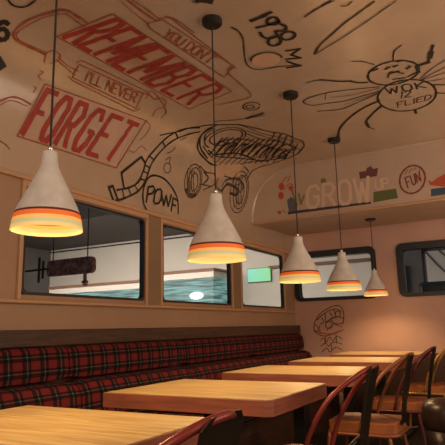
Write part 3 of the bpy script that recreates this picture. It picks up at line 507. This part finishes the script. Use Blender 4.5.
 'wheel_drawing': ('c', [[0.01,1,[3686,466,3718,368,3753,253]],[0.01,1,[3718,465,3747,374,3785,264]],[0.01,1,[3750,464,3777,381,3817,275]],[0.01,1,[3783,464,3806,388,3848,286]],[0.01,1,[4413,578,4507,452,4591,296]],[0.01,1,[4460,584,4554,462,4639,316]],[0.01,1,[4508,591,4601,473,4686,335]],[0.01,1,[4556,597,4649,483,4734,354]],[0.02,1,[4319,511,4400,553,4549,569,4657,529,4649,462]],[0.02,1,[3930,492,4023,458,3973,390]],[0.012,1,[3941,400,3936,341,3902,287,3850,246,3795,228,3747,233,3712,261,3692,306,3683,361,3684,417,3697,466,3723,503,3763,522,3814,519,3870,496,3916,454,3941,400]],[0.012,1,[3917,397,3915,351,3893,309,3858,278,3819,264,3785,268,3759,290,3742,326,3734,370,3734,414,3743,454,3761,483,3790,497,3827,494,3867,474,3899,441,3917,397]],[0.012,1,[3882,383,3880,352,3868,325,3849,305,3827,296,3807,299,3790,314,3780,338,3774,367,3775,397,3781,424,3793,443,3811,451,3832,449,3854,435,3872,412,3882,383]],[0.012,1,[4809,484,4824,402,4787,327,4715,271,4636,246,4569,255,4520,295,4486,358,4459,433,4438,510,4429,578,4442,629,4484,655,4557,652,4651,619,4744,560,4809,484]],[0.012,1,[4777,481,4792,415,4770,355,4724,312,4669,292,4619,300,4579,332,4549,383,4524,444,4505,506,4496,562,4505,602,4537,623,4591,619,4661,590,4729,542,4777,481]],[0.012,1,[4725,463,4734,421,4726,383,4704,356,4677,344,4649,349,4624,370,4604,403,4587,443,4575,484,4570,520,4576,546,4595,557,4626,554,4663,535,4699,503,4725,463]],[0.03,1,[3721,281,3785,242,3866,268]],[0.03,1,[4311,408,4380,484,4598,472,4591,418,4469,413]],[0.012,1,[3836,525,3959,499,4089,514,4148,430,3990,339]],[0.012,1,[4447,711,4585,677,4529,587,4319,511,4291,443]],[0.012,1,[4178,496,4191,421,4320,391]],[0.012,1,[3926,379,4092,398]],[0.012,1,[4333,494,4463,483,4586,534]],[0.012,1,[4257,537,4400,553]],[0.012,1,[3464,1367,3481,1347,3491,1323,3492,1299,3483,1278,3466,1262,3443,1254,3418,1254,3393,1264,3372,1280,3357,1301,3351,1325,3353,1348,3364,1367,3382,1381,3405,1387,3430,1385]],[0.012,1,[3438,1332,3449,1325,3455,1314,3456,1303,3453,1292,3444,1283,3432,1278,3419,1277,3406,1281,3396,1289,3390,1299,3389,1310,3393,1321,3401,1330,3413,1335,3426,1336,3438,1332]],[0.034,1,[3612,1187,3600,1263,3584,1331]]]),
 'edge_lettering': ('c', [[0.03,1,[1634,752,1644,772,1663,771]],[0.03,1,[1704,719,1709,706,1709,693,1702,683,1691,676,1678,676,1665,681,1655,691,1650,703,1651,716,1657,727,1667,734,1680,734,1693,729,1704,719]],[0.03,1,[1751,543,1766,562]],[0.012,1,[1568,894,1609,879,1648,892,1668,926,1666,979]],[0.012,1,[2083,1645,2103,1663]],[0.012,1,[1751,567,1766,562]],[0.05,1,[1743,569,1764,555]],[0.05,1,[2087,1685,2120,1718]]]),
 'grow_lettering': ('b', [[0.032,0,[-1655,2355,-1680,2398,-1737,2397,-1770,2354,-1784,2226,-1758,2183,-1698,2181,-1665,2224,-1661,2285,-1707,2285]],[0.032,0,[-1619,2179,-1605,2399,-1528,2400,-1497,2347,-1532,2288,-1612,2289]],[0.032,0,[-1561,2289,-1502,2177]],[0.032,0,[-1422,2402,-1369,2402,-1342,2356,-1341,2219,-1369,2174,-1425,2175,-1453,2220,-1450,2356,-1422,2402]],[0.032,0,[-1298,2403,-1258,2171,-1228,2357,-1187,2169,-1175,2287,-1162,2405]],[0.014,0,[-1099,2366,-1098,2292,-1084,2268,-1057,2268,-1045,2293,-1046,2366]],[0.014,0,[-1029,2269,-1031,2366,-994,2366,-978,2343,-993,2317,-1030,2317]]]),
 'shelf_line': ('b', [[-1,0,[-1993,2173,-1152,2164,-1154,2142,-1995,2142]]]),
 'tomato_painting': ('b', [[-1,0,[-2021,2441,-2024,2426,-2031,2414,-2042,2406,-2054,2405,-2065,2410,-2075,2420,-2081,2434,-2083,2450,-2080,2465,-2072,2477,-2062,2484,-2050,2486,-2038,2481,-2028,2470,-2022,2456,-2021,2441]],[-1,0,[-2031,2347,-2034,2332,-2041,2320,-2052,2312,-2064,2311,-2075,2316,-2085,2326,-2091,2340,-2093,2355,-2090,2370,-2082,2382,-2072,2390,-2060,2391,-2048,2386,-2038,2376,-2032,2362,-2031,2347]],[-1,0,[-1918,2409,-1921,2400,-1928,2392,-1938,2388,-1949,2388,-1961,2391,-1971,2399,-1977,2408,-1979,2418,-1976,2428,-1969,2436,-1959,2440,-1947,2440,-1935,2436,-1926,2429,-1919,2420,-1918,2409]],[-1,0,[-2065,2172,-2067,2165,-2072,2159,-2079,2156,-2088,2156,-2096,2158,-2103,2163,-2107,2170,-2109,2177,-2107,2184,-2102,2190,-2094,2193,-2086,2194,-2077,2191,-2070,2186,-2066,2179,-2065,2172]],[0.012,1,[-2044,2492,-1986,2537]],[0.012,1,[-1977,2493,-1953,2542]],[0.012,1,[-2047,2196,-2016,2161]],[0.012,1,[-2026,2404,-1968,2459,-1925,2442]]]),
 'leaf_painting': ('b', [[0.02,1,[-1892,2228,-1920,2326,-1938,2391]],[0.02,1,[-1849,2233,-1813,2311]],[0.02,1,[-1849,2233,-1865,2339]]]),
 'pot_painting': ('b', [[-1,0,[-1998,2294,-1947,2319,-1900,2281,-1901,2167,-1982,2167]]]),
 'lime_painting': ('b', [[-1,0,[-1572,2429,-1575,2419,-1582,2410,-1592,2405,-1603,2405,-1614,2409,-1624,2416,-1629,2427,-1631,2439,-1628,2450,-1621,2458,-1611,2463,-1600,2464,-1588,2460,-1579,2452,-1573,2441,-1572,2429]]]),
 'basket_painting': ('b', [[-1,0,[-1244,2468,-1240,2398,-1078,2401,-1062,2478,-1110,2476,-1126,2508,-1165,2495,-1177,2467]]]),
 'green_crate_painting': ('b', [[-1,0,[-1122,2252,-915,2255,-904,2163,-1130,2151]]]),
 'stamp_drawing': ('b', [[0.018,1,[-671,2255,-702,2217,-742,2194,-785,2189,-826,2205,-857,2237,-873,2283,-873,2334,-856,2382,-824,2421,-783,2444,-739,2447,-699,2430,-669,2397,-654,2352,-654,2302,-671,2255]],[0.012,0,[-793,2352,-827,2342,-808,2244]],[0.012,0,[-818,2295,-794,2303]],[0.012,0,[-780,2356,-768,2285,-757,2265,-741,2272,-737,2297,-746,2365]],[0.012,0,[-721,2280,-733,2369,-691,2292,-700,2379]],[0.008,1,[-823,2380,-794,2413]],[0.008,1,[-788,2384,-758,2417]],[0.008,1,[-742,2405,-723,2420]],[0.008,1,[-690,2396,-703,2351]]]),
 'red_cap_painting': ('b', [[-1,0,[-630,2292,-598,2269,-553,2299,-467,2331,-479,2204,-560,2226,-618,2244]]]),
 'blue_crate_painting': ('b', [[-1,0,[-613,2206,-479,2204,-485,2141,-619,2137]]]),
 'van_sketch': ('e', [[0.012,1,[-2160,1070,-2093,1160,-1981,1225,-1884,1250,-1827,1219,-1810,1128,-1828,1039]],[0.012,1,[-2134,1092,-2032,1169,-1910,1211,-1841,1186]],[0.012,1,[-2160,1070,-2177,978,-2131,932]],[0.012,1,[-2032,1169,-2027,1066]],[0.012,1,[-1922,1211,-1905,1109]],[0.012,1,[-2027,1066,-1904,1120,-1823,1106]],[0.012,1,[-2102,1023,-2129,966]],[0.012,1,[-1951,1031,-1955,1016,-1965,1003,-1979,995,-1995,992,-2011,995,-2024,1004,-2032,1017,-2035,1033,-2031,1048,-2021,1060,-2007,1069,-1990,1071,-1975,1068,-1962,1059,-1953,1046,-1951,1031]],[0.012,1,[-1849,1152,-1852,1139,-1859,1128,-1869,1121,-1881,1119,-1892,1122,-1901,1130,-1906,1141,-1908,1154,-1905,1167,-1898,1178,-1888,1185,-1876,1187,-1865,1184,-1856,1176,-1850,1165,-1849,1152]],[0.012,1,[-2072,1113,-2051,1067,-2100,1045]],[0.012,1,[-1972,1167,-1940,1121,-1989,1088]],[0.012,1,[-1965,1088,-1909,1041,-1827,1050]],[0.01,1,[-2099,864,-2062,886,-2041,840,-1990,896,-1957,851,-1906,906,-1850,872]],[0.01,1,[-2103,796,-2041,829,-2008,795,-1946,840,-1854,817]],[0.01,1,[-2095,728,-2033,773,-2000,729,-1926,784,-1859,751]],[0.01,1,[-2037,897,-2054,818]],[0.01,1,[-1917,918,-1911,828]],[0.01,1,[-1982,829,-1976,740]]]),
 'van_sketch_red': ('e', [[0.016,1,[-2177,978,-2082,943,-1964,929,-1832,972]],[0.016,1,[-2150,1035,-2104,977]],[0.016,1,[-1933,1041,-1841,1006]],[0.016,1,[-2131,932,-2036,908,-1868,962]],[0.016,1,[-1970,1020,-2020,976]]]),
}
# surfaces: c = ceiling (along the room, distance round the curve), b = bulkhead face (x, z), e = end wall (x, z)
def on_surface(sf, a, b, off):
    if sf == 'c':
        p, nn = prof(b); return Vector((p.x, a, p.z)) + nn * off
    if sf == 'b': return Vector((a, 5.0 - off, b))
    return Vector((a, YE - off, b))
STYLE = {'remember_panel': 'pinkpaint', 'forget_panel': 'pinkpaint', 'red_outline': 'redline', 'remember_lettering': 'redpaint', 'forget_lettering': 'redpaint',
 'banner_lettering': 'redline', 'year_lettering': 'black', 'hook_line_drawing': 'brownink', 'round_patch': 'palepeach', 'blade_drawing': 'brownink', 'fly_drawing': 'black',
 'hose_drawing': 'black', 'power_badge': 'black', 'engine_drawing': 'black', 'script_scribble': 'black', 'wheel_drawing': 'brownink', 'edge_lettering': 'black',
 'orange_engine_block': 'orangewash', 'grow_lettering': 'growpaint', 'shelf_line': 'shelfpaint', 'tomato_painting': 'tomato', 'leaf_painting': 'lime', 'pot_painting': 'bluegrey',
 'lime_painting': 'lime', 'basket_painting': 'plumpaint', 'green_crate_painting': 'greenpaint', 'stamp_drawing': 'stamp', 'red_cap_painting': 'tomato', 'blue_crate_painting': 'bluepaint',
 'van_sketch': 'brownink', 'van_sketch_red': 'redline'}
PAR = {'c': ceiling, 'b': bulk, 'e': we}
order = 0
for name, (sf, strokes) in MURAL.items():
    bm = bmesh.new()
    for w_, sm, flat in strokes:
        order += 1
        P2 = [Vector((flat[i] / 1000, flat[i + 1] / 1000, 0)) for i in range(0, len(flat), 2)]
        if w_ < 0:
            off = .0012
            if len(P2) == 4:     # a panel following the curve
                g = []
                for i in range(13):
                    row = []
                    for j in range(13):
                        u, v = i / 12, j / 12; p = (P2[0] * (1 - u) + P2[3] * u) * (1 - v) + (P2[1] * (1 - u) + P2[2] * u) * v
                        row.append(bm.verts.new(on_surface(sf, p.x, p.y, off)))
                    g.append(row)
                for i in range(12):
                    for j in range(12): bm.faces.new((g[i][j], g[i + 1][j], g[i + 1][j + 1], g[i][j + 1]))
            else:
                if (P2[0] - P2[-1]).length < 1e-4: P2 = P2[:-1]
                bm.faces.new([bm.verts.new(on_surface(sf, p.x, p.y, off + .0004)) for p in P2])
            continue
        off = .0028 + (order % 12) * .00022
        if not sm and len(P2) > 1:      # straight letter strokes: each one its own dab of paint
            for q, (a, b) in enumerate(zip(P2, P2[1:])):
                if (b - a).length < 1e-4: continue
                d = (b - a).normalized(); nn = Vector((-d.y, d.x, 0)) * (w_ / 2); a = a - d * w_ * .3; b = b + d * w_ * .3
                n_ = max(1, int((b - a).length / .05)); prev = None; o2 = off + q * .00003
                for i in range(n_ + 1):
                    p = a + (b - a) * i / n_; cur = (bm.verts.new(on_surface(sf, p.x + nn.x, p.y + nn.y, o2)), bm.verts.new(on_surface(sf, p.x - nn.x, p.y - nn.y, o2)))
                    if prev: bm.faces.new((prev[0], cur[0], cur[1], prev[1]))
                    prev = cur
            continue
        closed = (P2[0] - P2[-1]).length < 1e-3
        L = catmull(P2, 4) if sm and len(P2) > 2 else P2
        D = [L[0]]
        for a, b in zip(L, L[1:]):
            n_ = max(1, int((b - a).length / .05))
            for i in range(1, n_ + 1): D.append(a + (b - a) * i / n_)
        D = [D[0]] + [b for a, b in zip(D, D[1:]) if (b - a).length > 1e-4]
        if len(D) < 2: continue
        if w_ < .02 and not closed:   # brush ends overlap at corners
            pass
        hw = w_ / 2; prev = None; N_ = len(D)
        for i, p in enumerate(D):
            if closed: t = D[(i + 1) % N_ if i < N_ - 1 else 1] - D[i - 1 if i > 0 else N_ - 2]
            else: t = D[min(i + 1, N_ - 1)] - D[max(i - 1, 0)]
            if t.length < 1e-6: t = Vector((1, 0, 0))
            t.normalize(); nn = Vector((-t.y, t.x, 0)); k = 1.0
            if 0 < i < N_ - 1:
                c_ = abs(nn.dot(Vector((-(D[i + 1] - p).normalized().y, (D[i + 1] - p).normalized().x, 0)))); k = min(1.35, 1 / max(c_, .5))
            ww = hw * k * (.88 + .12 * math.sin(i * 1.3 + order))
            e_ = t * hw * .9 if (i == N_ - 1 and not closed) else (-t * hw * .9 if i == 0 and not closed else Vector((0, 0, 0)))
            a = p + nn * ww + e_; b = p - nn * ww + e_
            cur = (bm.verts.new(on_surface(sf, a.x, a.y, off)), bm.verts.new(on_surface(sf, b.x, b.y, off)))
            if prev: bm.faces.new((prev[0], cur[0], cur[1], prev[1]))
            prev = cur
    obj(name, bm, STYLE[name], PAR[sf])
